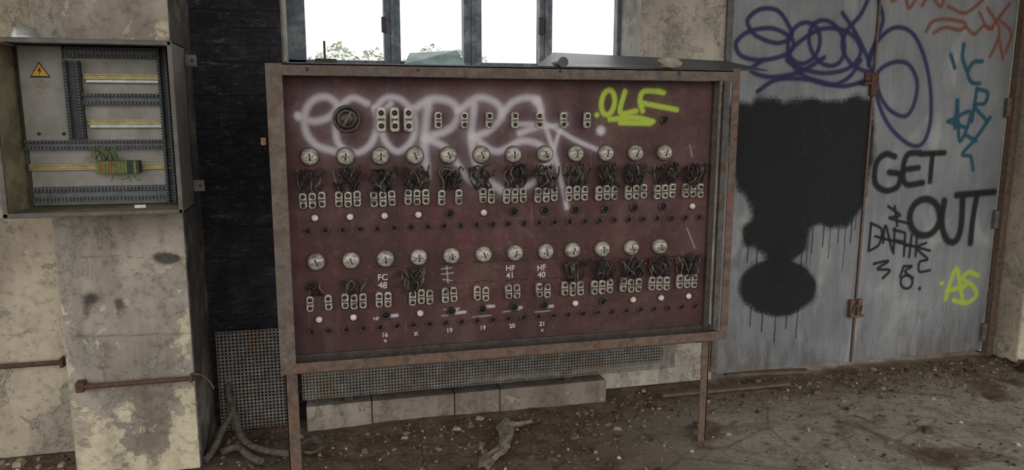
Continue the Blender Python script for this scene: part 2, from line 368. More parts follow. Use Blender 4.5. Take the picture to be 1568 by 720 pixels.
# ================================================================= WINDOW
w=empty('window_1'); Y0,Y1=YG-.03,YG+.03
def wx(u): return U(u,50,YG)[0]
fr=[(xo0,wx(468),Y0,Y1,zs,3.3),(wx(942),xo1,Y0,Y1,zs,3.3),(xo0,xo1,Y0,Y1,zs,zs+.035),(xo0,xo1,Y0,Y1,3.22,3.3)]
for a,b in ((587,612),(708,735),(823,842)):
    xa,xb=wx(a),wx(b); c=(xa+xb)/2; fr+=[(xa,c-.006,Y0-.02,Y1,zs,3.3),(c+.006,xb,Y0-.02,Y1,zs,3.3),(c-.01,c+.01,Y0-.035,Y1,zs,3.3)]
fr+=[(xo0,xo1,Y0-.01,Y1,2.45,2.5)]
boxes('casement_frames',fr,m_win,w,.004)
hg=[(wx(583),wx(590),Y0-.05,Y0-.02,U(590,40,YG)[1]-.04,U(590,40,YG)[1]+.04),(wx(820),wx(828),Y0-.05,Y0-.02,U(820,40,YG)[1]-.05,U(820,40,YG)[1]+.04)]
boxes('latches',hg,m_frame_d,w,.003)
boxes('sill_board',[(xo0+.01,xo1-.01,YW+.005,Y0-.01,zs-.02,zs+.004)],m_win,w,.003)
boxes('reveal_lining',[(xo0,xo0+.01,YW-.01,Y0,zs+.005,3.3),(xo1-.01,xo1,YW-.005,Y0,zs+.005,3.3)],m_reveal,w,0)
hv=[];hf=[];hc=[]
for i in range(14000):
    x=rng.uniform(-8,16); top=2.68+.14*math.sin(x*1.1)+.12*math.sin(x*2.7+1)+.08*math.sin(x*7.1); z=top-abs(rng.normal())*.35; 
    if i%3==0: z=rng.uniform(0,top)
    y=15+rng.uniform(-.6,.6); s=rng.uniform(.03,.07); k=len(hv)
    A=rng.normal(size=3);A/=np.linalg.norm(A);B=np.cross(A,rng.normal(size=3));B/=np.linalg.norm(B); c=np.array([x,y,z])
    for q in (A*s,B*s*.5,-A*s,-B*s*.5): hv.append(tuple(c+q))
    hf.append((k,k+1,k+2,k+3)); t=rng.uniform(.6,1.0); hc+=[(.50*t,.53*t,.47*t,1)]*4  # leaf tint kept pale and greyish: outdoor haze painted into the colour
me=bpy.data.meshes.new('hedge'); me.from_pydata(hv,[],hf); at=me.color_attributes.new('tint','FLOAT_COLOR','POINT'); at.data.foreach_set('color',np.array(hc,np.float32).ravel()); obj('hedge_row',me,None,m_leaf)
boxes('ground_outside',[(-20,30,YO,40,-.15,-.01)],m_ground,bv=0)

# ================================================================= DOORS
DZ0=.03
def mkdoor(name,x0,x1):
    e=empty(name); boxes('leaf',[(x0+.004,x1-.004,YW-.001+.003,YW+.05,DZ0,ZD)],m_doorcore,e,0); return e
d1=mkdoor('door_1',xd0,xdm); d2=mkdoor('door_2',xdm,xd1)
DS=.0045
sheet=Sheet(YW-.004,xd0,xd1,DZ0,ZD,DS)
PU=C('#232246'); TL=C('#1a4252'); RD=C('#6a3c2c'); YG_=C('#93a838')
sheet.poly([(1118,162),(1135,152),(1150,158),(1160,150),(1200,152),(1280,152),(1334,150),(1338,200),(1334,262),(1326,300),(1312,326),(1296,350),(1270,348),(1252,344),(1240,358),(1240,378),(1222,392),(1206,404),(1184,412),(1172,400),(1158,380),(1143,376),(1136,352),(1148,330),(1140,305),(1124,284),(1118,240),(1116,200)],.03,BK,.98,.02)
sheet.poly(ell(1190,441,60,44)[:-1],.025,BK,.98,.012)
sheet.stroke([(1194,385),(1188,430)],.11,BK,.7)
sheet.stroke([(1128,196),(1124,240)],.1,BK,.9,.5); 
for u,v0,v1,w_ in ((1150,470,500,.007),(1168,478,508,.008),(1188,480,524,.007),(1205,478,503,.008),(1222,470,518,.006),(1160,378,412,.008),(1228,380,425,.007),(1245,350,388,.007),(1262,345,378,.008),(1285,342,372,.007),(1306,325,372,.007),(1146,370,402,.007),(1296,340,414,.005),(1272,345,396,.005),(1312,320,352,.005),(1236,380,404,.005)):
    sheet.stroke([(u,v0),(u-(u-746)*.00015*(v1-v0),v1)],w_*1.3,BK,.8,.85)
for st in ([(1127,66),(1148,48),(1185,44),(1214,62),(1206,82),(1168,92),(1136,86),(1127,66)],
           [(1146,28),(1165,14),(1190,16),(1206,36),(1212,56),(1190,66),(1160,56),(1147,42),(1146,28)],
           ell(1231,66,24,32,rot=15), ell(1266,66,26,36,rot=-20), [(1205,90),(1222,66),(1260,44),(1300,50),(1318,78),(1300,104),(1262,112),(1225,104),(1205,90)],
           [(1168,92),(1150,108),(1180,118),(1225,110),(1262,88)],[(1206,82),(1225,112),(1270,130),(1300,118),(1318,92)],[(1160,140),(1190,122),(1240,122),(1290,132),(1330,122)],
           [(1332,-8),(1318,22),(1296,48),(1290,74),(1306,100),(1334,112)],[(1345,0),(1352,30),(1340,66),(1330,100)],
           [(1290,20),(1310,50),(1330,92)],[(1338,118),(1330,90),(1348,58),(1372,42),(1398,52),(1416,90),(1425,140),(1424,190),(1412,220),(1392,221),(1364,196),(1346,160),(1338,118)],
           [(1344,112),(1366,96),(1390,98),(1404,124),(1400,158),(1386,178),(1362,168),(1346,142),(1344,112)]):
    sheet.stroke(st,.029,PU,.55,.95,.12)
for st in ([(1366,2),(1384,-6),(1392,12),(1404,-4)],[(1412,8),(1424,-6),(1440,10),(1446,-5)],[(1418,48),(1430,32),(1456,30),(1478,36),(1470,46),(1448,42),(1430,50)],
           [(1478,40),(1492,52),(1506,40),(1520,44)],[(1452,10),(1476,20),(1496,8),(1510,-6)],[(1500,20),(1514,44),(1530,26),(1546,6)],[(1512,12),(1530,44),(1524,70),(1516,86)],[(1530,30),(1548,50),(1540,80)],[(1530,60),(1536,90)]):
    sheet.stroke(st,.024,RD,.6,.9,.08)
for st,w_ in (([(1370,240),(1356,236),(1342,250),(1340,280),(1356,292),(1374,286),(1378,268),(1362,264)],.042),
    ([(1408,234),(1390,237),(1383,258),(1387,282),(1413,280)],.042),([(1384,260),(1406,257)],.04),([(1410,236),(1446,234)],.04),([(1428,236),(1424,278)],.04),
    (ell(1416,333,23,28,rot=8),.05),([(1446,308),(1442,340),(1449,366),(1462,370),(1471,350),(1474,304)],.05),([(1465,299),(1522,294)],.048),([(1496,298),(1489,340),(1486,372)],.048)):
    sheet.stroke(st,w_,BK,.45,.98,.12)
for st in ([(1360,316),(1378,330),(1362,334),(1390,342)],[(1370,316),(1374,346)],
    [(1334,342),(1330,384)],[(1334,342),(1350,352),(1346,374),(1332,384)],[(1352,372),(1356,346),(1366,384)],[(1370,350),(1368,388)],[(1368,352),(1384,356)],[(1369,368),(1382,370)],[(1386,358),(1384,392)],[(1396,360),(1392,394)],[(1386,376),(1396,376)],[(1404,364),(1402,392)],[(1418,372),(1404,380),(1420,396)],[(1340,362),(1424,384)],
    [(1338,404),(1360,400),(1344,412),(1362,414),(1352,426)],[(1384,408),(1378,424)],[(1384,408),(1396,408),(1386,416),(1398,426)],[(1420,398),(1408,402),(1408,416),(1424,414)],ell(1388,432,9,10)):
    sheet.stroke(st,.019,BK,.5,.98,.08)
sheet.stroke([(1408,442)],.026,BK)
for st in ([(1456,84),(1462,104)],[(1476,68),(1474,88),(1480,108)],[(1504,94),(1490,96),(1482,112),(1488,126),(1500,128)],[(1496,136),(1488,186)],[(1496,136),(1512,142),(1508,158),(1492,162),(1512,186)],
    [(1466,154),(1462,196)],[(1452,186),(1486,172),(1470,216),(1466,154)],[(1452,186),(1480,196)],[(1516,180),(1494,212),(1474,236),(1486,240),(1490,260)],[(1478,206),(1494,216)]):
    sheet.stroke(st,.028,TL,.5,.97,.08)
for st in ([(1448,458),(1454,436),(1464,412),(1470,432),(1474,462)],[(1450,446),(1478,438)],[(1498,422),(1484,417),(1475,427),(1490,438),(1495,452),(1480,464),(1460,460)],[(1442,434)]):
    sheet.stroke(st,.032,YG_,.5,.95,.08)
def sub(sh,x0,x1):
    i0,i1=np.searchsorted(sh.x,[x0,x1]); n=Sheet.__new__(Sheet); n.Y=sh.Y; n.x=sh.x[i0:i1]; n.z=sh.z
    n.X=sh.X[:,i0:i1]; n.Z=sh.Z[:,i0:i1]; n.rgb=sh.rgb[:,i0:i1]; n.a=sh.a[:,i0:i1]; n.step=sh.step; return n
sub(sheet,xd0,xdm-.004).build('painted_face',m_door,d1); sub(sheet,xdm+.006,xd1).build('painted_face',m_door,d2)
boxes('meeting_strip',[(xdm-.006,xdm+.008,YW-.014,YW-.003,DZ0,ZD)],m_rust,d2,.002)
def at(u,v,Y,w_,h_,t,off=0): x,z=U(u,v,Y); return (x-w_/2,x+w_/2,Y-t-off,Y-off,z-h_/2,z+h_/2)
boxes('latch_plate',[at(1330,118,YW,.07,.05,.02),at(1335,130,YW,.05,.13,.03),at(1322,128,YW,.05,.02,.045)],m_rustpipe,d2,.004)
boxes('hasp',[at(1300,470,YW,.03,.10,.035),at(1312,470,YW,.035,.11,.03),at(1306,482,YW,.10,.015,.045)],m_rust,d2,.004)
x,z=U(1306,470,YW); curve('shackle',[[(x-.03,YW-.03,z-.03),(x-.03,YW-.06,z+.03),(x+.03,YW-.06,z+.03),(x+.03,YW-.03,z-.03)]],.006,m_rust,d2)
hl=[]
for v in (165,335,505): 
    zz=U(1530,v,YW)[1]; hl.append((xd1-.03,xd1+.004,YW-.035,YW-.002,zz-.06,zz+.06))
boxes('hinges',hl,m_doorcore,d2,.006)
# ================================================================= SWITCHBOARD
sb=empty('electrical_switchboard')
fx1=(U(1137,100,YF)[0]+U(1111,518,YF)[0])/2; fz0=(U(432,575,YF)[1]+U(1111,519,YF)[1])/2
fz1=(U(403,97,YF)[1]+U(1120,107,YF)[1])/2; fx0=(U(403,97,YF)[0]+U(432,575,YF)[0])/2
t=.062; tr=.036
boxes('front_frame_top',[(fx0,fx1,YF,YF+.008,fz1-t*.75,fz1),(fx0,fx1,YF,YB+.04,fz1-.008,fz1)],m_frame,sb,.002)
boxes('front_frame_left',[(fx0,fx0+t,YF-.001,YF+.007,fz0,fz1-.001),(fx0,fx0+.006,YF,YB+.04,fz0,fz1)],m_frame,sb,.002)
boxes('front_frame_right',[(fx1-tr,fx1,YF-.001,YF+.008,fz0,fz1+.01),(fx1-.006,fx1,YF,YF+.03,fz0,fz1)],m_rust,sb,.002)
boxes('front_frame_bottom',[(fx0,fx1,YF-.002,YF+.007,fz0,fz0+.042),(fx0,fx1,YF,YF+.06,fz0,fz0+.006)],m_rust,sb,.002)
bx0=(U(428,120,YB)[0]+U(450,555,YB)[0])/2; bx1=(U(1086,132,YB)[0]+U(1079,497,YB)[0])/2
bz1=fz1-.045; bz0=(U(450,548,YB)[1]+U(1079,493,YB)[1])/2
boxes('board_core',[(bx0,bx1,YB+.002,YB+.03,bz0,bz1)],m_frame_d,sb,0)
boxes('board_edge_frame',[(bx1,bx1+.028,YB-.02,YB+.035,bz0-.04,bz1+.03),(bx0-.03,bx0,YB-.02,YB+.035,bz0-.04,bz1+.03),(bx0-.03,bx1+.028,YB-.012,YB+.035,bz0-.055,bz0)],m_frame_d,sb,.003)
boxes('spacers',[(fx0+.006,bx0-.03,YF+.01,YB,fz0+.05,fz1-.05),(bx1+.03,fx1-.01,YF+.01,YB-.0,fz1-.03,fz1-.01),(bx1+.02,fx1-.01,YF+.01,YB,fz0+.01,fz0+.02)],m_frame_d,sb,.002)
lx0=U(449,640,YB)[0]; lx1=U(1077,600,YB)[0]
boxes('leg_1',[(lx0-.026,lx0+.026,YB-.005,YB+.003,-.015,fz0+.03),(lx0-.026,lx0-.018,YB-.005,YB+.045,-.015,fz0+.03)],m_rust,sb,.002)
boxes('leg_2',[(lx1-.02,lx1+.02,YB-.005,YB+.003,-.015,bz0),(lx1+.012,lx1+.02,YB-.005,YB+.045,-.015,bz0)],m_rust,sb,.002)
boxes('leg_braces',[(lx0,lx1,YB+.03,YB+.04,bz0-.10,bz0-.06)],m_rust,sb,.002)
bs=Sheet(YB-.001,bx0,bx1,bz0,bz1,.0032)
WH=C('#b7b0b6'); OL=C('#98ab33')
for st,w_ in (([(458,180),(482,186),(506,178),(516,162),(502,149),(482,152),(468,170),(468,200),(484,222),(512,232)],.030),
 ([(562,158),(540,150),(522,164),(514,192),(520,222),(546,234),(568,220),(578,190),(574,166)],.028),
 ([(574,166),(592,150),(616,154),(634,178),(632,212),(610,232),(590,216),(584,184),(598,158)],.028),
 ([(636,166),(660,152),(690,156),(702,174),(690,196),(652,212)],.034),([(656,160),(650,215),(654,270)],.034),([(652,212),(684,228),(712,268),(738,290)],.030),
 ([(702,170),(732,150),(760,158),(768,178),(748,200),(724,210)],.032),([(726,162),(722,215),(734,262),(768,292)],.032),
 ([(768,176),(786,156),(812,150),(828,164),(824,190),(796,204)],.030),([(724,210),(760,232),(800,216),(832,226),(836,252),(812,282),(772,292)],.030),
 ([(822,154),(834,190),(852,246),(868,318)],.022),([(866,176),(852,216),(842,262)],.020),([(796,190),(840,192),(880,214),(916,230)],.022),([(820,196),(868,190)],.018)):
    bs.stroke(st,w_,WH,.9,.76,.18)
for p,w_ in (((920,200),.04),((822,154),.04),((456,177),.03)): bs.stroke([p],w_,WH,.7,.95,.1)
for st in (ell(931,157,10,19,rot=8),[(957,140),(950,172),(974,170)],[(1010,140),(986,140),(980,154),(984,170)],[(984,158),(1036,168)],[(1008,140),(1016,142)],[(934,183),(972,180),(1000,186)],[(950,188),(996,189)],[(914,176)]):
    bs.stroke(st,.024,OL,.45,.95,.08)
for st in ([(676,412),(692,410)],[(676,420),(694,418)],[(678,428),(692,430)],[(684,408),(686,434)],[(680,474),(704,472)],[(676,484),(706,480)],[(724,486),(752,483)],[(770,478),(796,474)],[(820,478),(842,476)],[(594,486),(608,485)],[(1056,222),(1060,240)],[(1052,350),(1064,380)]):
    bs.stroke(st,.006,WH,.5,.45)
for u,v in ((704,479),(748,470),(790,472),(838,470),(600,484)): bs.stroke([(u-6,v),(u+8,v-1)],.014,WH,.4,.7)
bs.build('maroon_panel_board',m_board,sb)
R=.034
dome=lathe('dome',[(R*1.0,.0),(R*1.02,.01),(R,.016),(R*.92,.024),(R*.7,.030),(R*.4,.034),(R*.1,.035)],28)
rim=lathe('rim',[(R*1.13,0),(R*1.13,.007),(R*1.0,.009),(R*.95,.008)],28)
slotm=boxmesh('slot',[(-.0035,.0035,-.0355,-.028,-.015,.015),(-.015,.015,-.0345,-.030,-.002,.002)])
lamp_me=join_meshes('signal_lamp',[(rim,m_lampr,(0,0,0)),(dome,m_lamp,(0,0,0)),(slotm,m_lampr,(0,0,0))]); smooth(lamp_me)
def fuse(w_,h_,d_):
    b=bmesh.new(); b.from_mesh(boxmesh('b',[(-w_/2,w_/2,-d_,0,-h_/2,h_/2)])); bmesh.ops.bevel(b,geom=b.edges[:],offset=.005,segments=2,affect='EDGES'); bb=bpy.data.meshes.new('bb'); b.to_mesh(bb); b.free()
    hole=lathe('h',[(w_*.30,d_-.001),(w_*.30,d_+.0012)],14); scr=lathe('s',[(w_*.16,d_),(w_*.16,d_+.003)],10)
    bar=boxmesh('bar',[(-w_*.36,w_*.36,-d_-.003,-d_+.002,-.004,.004)])
    return join_meshes('fuse_holder',[(bb,m_porc,(0,0,0)),(hole,m_hole,(0,0,h_*.27)),(hole,m_hole,(0,0,-h_*.27)),(scr,m_lampr,(0,0,h_*.27)),(scr,m_lampr,(0,0,-h_*.27)),(bar,m_lampr,(0,0,0))])
fA=fuse(.029,.064,.026); fT=fuse(.037,.098,.03); fS=fuse(.030,.067,.026)
ring=lathe('ring',[(.017,0),(.017,.006),(.013,.009),(.010,.004)],18); hol=lathe('hol',[(.011,.0),(.011,.005)],14)
sock_me=join_meshes('socket',[(ring,m_ring,(0,0,0)),(hol,m_hole,(0,0,0))])
ringL=lathe('ring',[(.02,0),(.02,.008),(.015,.011),(.013,.004)],20); holL=lathe('hol',[(.014,.0),(.014,.006)],16)
sockL_me=join_meshes('socket_large',[(ringL,m_bake,(0,0,0)),(holL,m_hole,(0,0,0))])
btn=lathe('btn',[(.0135,0),(.0135,.01),(.011,.013),(.003,.014)],18); ringB=lathe('rb',[(.018,0),(.018,.005),(.0135,.006)],18)
btn_me=join_meshes('button',[(ringB,m_ring,(0,0,0)),(btn,m_white,(0,0,0))])
knob=join_meshes('rotary_switch',[(lathe('k0',[(.056,0),(.056,.012),(.052,.016),(.046,.016),(.044,.010)],36),m_lampr,(0,0,0)),(lathe('k1',[(.044,0),(.044,.014),(.036,.022),(.034,.022)],32),m_bake,(0,0,0)),(lathe('k2',[(.03,.01),(.028,.038),(.02,.044),(.004,.045)],28),m_bake,(0,0,0)),(boxmesh('kb',[(-.006,.006,-.056,-.03,-.034,.034)]),m_lampr,(0,0,0))])
def put(name,me,u,v,rot=0):
    x,z=U(u,v,YB); o=obj(name,me,sb); o.location=(x,YB-.001,z); o.rotation_euler=(0,rot,0); return o
cols=[U(u,237,YB)[0] for u in (474,1016)]; cp=(cols[1]-cols[0])/11
def colx(k): return cols[0]+cp*k
def putx(name,me,x,z,rot=0): 
    o=obj(name,me,sb); o.location=(x,YB-.001,z); o.rotation_euler=(0,rot,0); return o
zr=lambda u,v: U(u,v,YB)[1]
zA=zr(740,237); zB=zr(740,389)
for k in range(12):
    putx('signal_lamp',lamp_me,colx(k),zA,random.uniform(-.4,.4)); putx('signal_lamp',lamp_me,colx(k)+(.008 if k<8 else -.008),zB,random.uniform(-.4,.4))
put('rotary_switch',knob,531,182,.5)
for u in (583,603.5,624.5): put('fuse_carrier',fT,u,183)
for u in (670,710,748,787,824,861,897): put('fuse_single',fS,u,184)
put('socket_large',sockL_me,1017,184)
zf1=zr(740,299); zf2=zr(740,448); zb1=zr(740,325.5); zs1=zr(740,344); zb2=zr(740,473); zs2=zr(740,490)
wires=[];wires2=[]
miss1={(4,1),(5,0)}; miss2={(2,2),(4,2),(5,2),(6,2),(7,2),(0,1)}
def wirebunch(x,z0,z1,n):
    for i in range(n):
        s=random.choice((-1,0,1))*.03; xa=x+s+random.uniform(-.01,.01); pts=[(xa,YB-.012,z0)]
        zz=z0; xx=xa; steps=random.randint(3,5)
        for j in range(steps):
            zz+= (z1-z0)/steps*random.uniform(.6,1.2); xx+=random.uniform(-.022,.022); xx=min(max(xx,x-.055),x+.055)
            pts.append((xx,YB-random.uniform(.008,.05),zz))
        if random.random()<.5: pts.append((xx+random.uniform(-.03,.03),YB-random.uniform(.02,.06),zz-random.uniform(.01,.05)))
        (wires if random.random()<.72 else wires2).append(pts)
dots=[]
for k in range(13):
    x=colx(k)+.004
    for j in range(3):
        if (k,j) not in miss1: 
            putx('fuse_holder',fA,x+(j-1)*.037,zf1+random.uniform(-.004,.004),random.uniform(-.04,.04))
        if (k,j) not in miss2: putx('fuse_holder',fA,x+(j-1)*.037+(.010 if k<8 else -.012),zf2+random.uniform(-.004,.004),random.uniform(-.04,.04))
    wirebunch(x,zf1+.03,zf1+.135,16)
    if k in (3,8,9,10,11,12): wirebunch(x-.01,zf2+.03,zf2+.14,16)
    elif k in (0,1): wirebunch(x+.01,zf2+.03,zf2+.10,8)
    else:
        for j in range(3):
            for r_ in range(2):
                for q_ in range(4): dots.append((x+(j-1)*.037+.010+(q_-1.5)*.008,zf2+.048+r_*.09+.006*(j%2)))
    if k in (0,1,2,3,5,12): putx('push_button',btn_me,x+.006,zb1)
    else: putx('socket_large',sockL_me,x,zb1)
    if k in (0,1,3,8,10,11,12): putx('push_button',btn_me,x+.006,zb2)
    else: putx('socket_large',sockL_me,x,zb2)
boxes('drilled_holes',[(x-.0022,x+.0022,YB-.0022,YB-.0005,z-.0022,z+.0022) for x,z in dots],m_hole,sb,0)
for i in range(26):
    x=colx(i*.5-.15); 
    putx('socket',sock_me,x,zs1-.0); putx('socket',sock_me,x,zs2+.0)
# tiny engraved label plates above the sockets
boxes('label_plates',[(colx(i)-.016,colx(i)+.016,YB-.003,YB-.0005,z,z+.007) for i in range(1,13) for z in ((zb1+zs1)/2-.004,)],m_ring,sb,0)
curve('loose_wires',wires,.0034,m_wire,sb,1); curve('faded_loose_wires',wires2,.0030,m_wire2,sb,1)
vs=[];fs=[]
for k in range(13):
    for zb,ks in ((zf1,range(13)),(zf2,(3,8,9,10,11,12))):
        if k in ks:
            for _ in range(7):
                c=np.array([colx(k)+random.uniform(-.045,.045),YB-random.uniform(.02,.055),zb+random.uniform(.03,.13)]); a=rng.normal(size=3)*.007; b=rng.normal(size=3)*.012; n0=len(vs)
                vs+=[tuple(c-a-b),tuple(c+a-b),tuple(c+a+b),tuple(c-a+b)]; fs.append((n0,n0+1,n0+2,n0+3))
me=bpy.data.meshes.new('scraps'); me.from_pydata(vs,[],fs); obj('wire_tags',me,sb,m_wire)
def text(s,u,v,size,rot=0,mat=m_label,parent=sb,Y=YB,ext=.0008):
    cu=bpy.data.curves.new('t','FONT'); cu.body=s; cu.size=size; cu.align_x='CENTER'; cu.align_y='CENTER'; cu.extrude=ext; cu.offset=.0006
    cu.materials.append(mat); o=bpy.data.objects.new('painted_label',cu); COL.objects.link(o); x,z=U(u,v,Y); o.location=(x,Y-.003,z); o.rotation_euler=(math.radians(90),rot,0); o.parent=parent; return o
for s,u,v,sz in (('FC',586,425,.038),('48',586,437,.038),('HF',781,411,.036),('41',781,422,.036),('HF',829,410,.036),('40',829,421,.036),('16',589,513,.028),('x',590,521,.024),('19',688,506,.028),('19',739,502,.028),('20',784,499,.028),('21',830,496,.028),('x',830,505,.024),('x',637,510,.036),('HF',576,488,.02),('T',750,470,.02),('P',700,475,.02)):
    text(s,u,v,sz,random.uniform(-.1,.1))
sc=lathe('screw',[(.007,0),(.006,.004),(.001,.005)],10); sc.materials.append(m_frame_d)
for u,v in ((470,106),(640,107),(858,109),(1040,112)):
    x,z=U(u,v,YF); o=obj('frame_screw',sc,sb); o.location=(x,YF,z)
boxes('frame_lug',[at(403,217,YF,.02,.03,.01,-.02)],m_termo,sb,.003)

# ================================================================= things on top of the switchboard
def quadslab(name,pts,th,mat,parent=None):
    vs=[tuple(p) for p in pts]+[(p[0],p[1],p[2]+th) for p in pts]
    me=bpy.data.meshes.new(name); me.from_pydata(vs,[],[(3,2,1,0),(4,5,6,7),(0,1,5,4),(1,2,6,5),(2,3,7,6),(3,0,4,7)]); return obj(name,me,parent,mat)
ztop=fz1
a=U(822,103,3.05); b=U(1186,107,3.05); c=U(1128,97,3.45); d=U(856,84,3.45)
ps=quadslab('metal_sheet',[(a[0],3.06,ztop+.002),(b[0],3.10,ztop+.004),(c[0],3.55,ztop+.075),(d[0],3.55,ztop+.10)],.006,m_sheet); bevel(ps,.002)
x,z=U(862,97,3.04)
tb=curve('cardboard_roll',[[(x,3.035,ztop+.024),(x+.03,3.35,ztop+.024)]],.022,m_sheet,None,6)
bm=bmesh.new(); bmesh.ops.create_icosphere(bm,subdivisions=3,radius=1)
for v in bm.verts:
    n=mnoise.noise(v.co*1.3+Vector((3,1,2)))*.35+mnoise.noise(v.co*3)*.12; v.co=v.co*(1+n); v.co.x*=.048; v.co.y*=.035; v.co.z*=.026
mz=min(v.co.z for v in bm.verts)
me=bpy.data.meshes.new('stone'); bm.to_mesh(me); bm.free(); smooth(me); x,z=U(1026,98,3.03); obj('stone_chunk',me,None,m_stone,(x,3.035,ztop-mz+.003))
x0,z0=U(618,99,4.0); x1,z1=U(712,99,4.0)
quadslab('glass_shard',[(x0,3.98,zs+.005),(x1,3.98,zs+.005),(x1-.03,4.06,zs+.09),(x0+.04,4.06,zs+.07)],.004,m_glass)
x,_=U(497,80,4.0); boxes('sill_bolt',[(x-.006,x+.006,3.99,4.004,zs+.004,zs+.12),(x-.05,x+.06,3.96,4.02,zs+.004,zs+.03)],m_frame_d,None,.003)

# ================================================================= perforated grille + plinth
def perforated(name,x0,x1,z0,z1,Y,pitch,r,fold=0,parent=None):
    nx=int((x1-x0)/pitch); nz=int((z1-z0)/pitch); vs=[];fs=[]
    h=pitch/2
    outer=[(h,0),(h,h),(0,h),(-h,h),(-h,0),(-h,-h),(0,-h),(h,-h)]
    inner=[(r*math.cos(math.radians(45*i)),r*math.sin(math.radians(45*i))) for i in range(8)]
    for j in range(nz):
        for i in range(nx):
            cx=x0+(i+.5)*pitch; cz=z0+(j+.5)*pitch; k=len(vs)
            vs+=[(cx+p,Y,cz+q) for p,q in outer]+[(cx+p,Y,cz+q) for p,q in inner]
            fs+=[(k+a,k+(a+1)%8,k+8+(a+1)%8,k+8+a) for a in range(8)]
    if fold:
        X1=x0+nx*pitch
        for i in range(6):
            a0=math.pi/2*i/6; a1=math.pi/2*(i+1)/6; k=len(vs); f=fold
            vs+=[(X1+f*math.sin(a0),Y+f-f*math.cos(a0),z0),(X1+f*math.sin(a1),Y+f-f*math.cos(a1),z0),(X1+f*math.sin(a1),Y+f-f*math.cos(a1),z0+nz*pitch),(X1+f*math.sin(a0),Y+f-f*math.cos(a0),z0+nz*pitch)]; fs.append((k,k+1,k+2,k+3))
    me=bpy.data.meshes.new(name); me.from_pydata(vs,[],fs); o=obj(name,me,parent,m_perf); s=o.modifiers.new('s','SOLIDIFY'); s.thickness=.002; return o
YR=3.62; rad=empty('radiator_cover')
gx0=U(463,600,YR)[0]; gx1=U(1028,545,YR)[0]; gz0=(U(463,615,YR)[1]+U(1030,562,YR)[1])/2
perforated('grille',gx0,gx1,gz0,gz0+.42,YR,.016,.0050,.04,rad)
boxes('casing',[(gx0+.03,gx1-.03,YR+.05,YW-.02,gz0+.02,gz0+.40)],m_frame_d,rad,.005)
boxes('feet',[(gx0+.2,gx0+.25,YR+.12,YR+.2,.121,gz0+.03),(gx0+1.4,gx0+1.45,YR+.12,YR+.2,.121,gz0+.03)],m_frame_d,rad,.003)
q0=U(338,640,3.80)[0]; q1=U(428,640,3.80)[0]; zz1=U(380,505,3.80)[1]
perforated('perforated_panel',q0,q1+.1,-.005,zz1,3.80,.018,.0058)
YK=3.71; bl=[]; us=(470,570,696,765,928)
for a_,b_ in zip(us[:-1],us[1:]):
    xa=F(a_,655-(a_-470)*.0945)[0]; xb=F(b_,655-(b_-470)*.0945)[0]; bl.append((xa+.002,xb-.002,YK+random.uniform(0,.008),YW-.013,-.02,.115+random.uniform(-.004,.004)))
boxes('plinth_blocks',bl,m_block,None,.006)

# ================================================================= pipes on the wall
e=empty('wall_pipe'); 
p0=U(128,594,YP-.04); p1=U(298,578,YP-.04); zc=(p0[1]+p1[1])/2
curve('pipe',[[(p0[0],YP-.04,zc),(p1[0],YP-.04,zc)]],.011,m_rustpipe,e,4)
boxes('bracket',[(p0[0]-.03,p0[0]+.005,YP-.055,YP,zc-.022,zc+.022),(p1[0]-.02,p1[0]-.005,YP-.06,YP,zc-.016,zc+.016)],m_rustpipe,e,.006)
curve('pipe_tail',[[(p1[0]-.01,YP-.03,zc+.015),(p1[0]+.05,YP-.03,zc+.02),(p1[0]+.075,YP-.03,zc-.06)]],.004,m_hose,e,2)
e=empty('wall_pipe'); p0=U(-20,562,YL-.04); p1=U(96,556,YL-.04); zc=(p0[1]+p1[1])/2
curve('pipe',[[(p0[0]-.3,YL-.04,zc),(p1[0],YL-.04,zc)]],.012,m_rustpipe,e,4); boxes('bracket',[(p1[0]-.01,p1[0]+.008,YL-.06,YL,zc-.022,zc+.022)],m_rustpipe,e,.005)

# ================================================================= control cabinet
cb=empty('electrical_cabinet'); Yf=3.12; Yk=YP-.005
X0=U(-10,200,Yf)[0]; X1=U(271,190,Yf)[0]; Z1=U(140,60,Yf)[1]; Z0=U(140,331,Yf)[1]; q=.018
boxes('casing',[(X0,X1,Yk-.012,Yk,Z0,Z1),(X0,X1,Yf,Yk,Z1-.008,Z1),(X0,X1,Yf,Yk,Z0,Z0+.008),(X1-.008,X1,Yf,Yk,Z0,Z1)],m_cab,cb,.002)
boxes('front_lip',[(X0,X1,Yf-.004,Yf+.012,Z1-q,Z1+.001),(X0,X1,Yf-.004,Yf+.012,Z0-.001,Z0+q),(X1-q*.9,X1+.001,Yf-.004,Yf+.012,Z0,Z1),(X0,X0+q,Yf-.004,Yf+.012,Z0,Z1)],m_cab,cb,.003)
boxes('inner_side',[(X0,X0+.006,Yf+.01,Yk-.01,Z0+.01,Z1-.01),(X0+.01,X1-.01,Yf+.02,Yk-.02,Z0+.009,Z0+.012)],m_cabside,cb,0)
Yi=Yk-.045
def cx(u,v=200): return U(u,v,Yi)[0]
def cz(v,u=140): return U(u,v,Yi)[1]
boxes('mounting_plate',[(X0+.03,X1-.015,Yi,Yi+.006,Z0+.02,Z1-.02)],m_cabin,cb,.002)
boxes('side_plate',[(X0+.03,cx(108),Yi-.02,Yi-.012,cz(215),cz(72))],m_cabin,cb,.003)
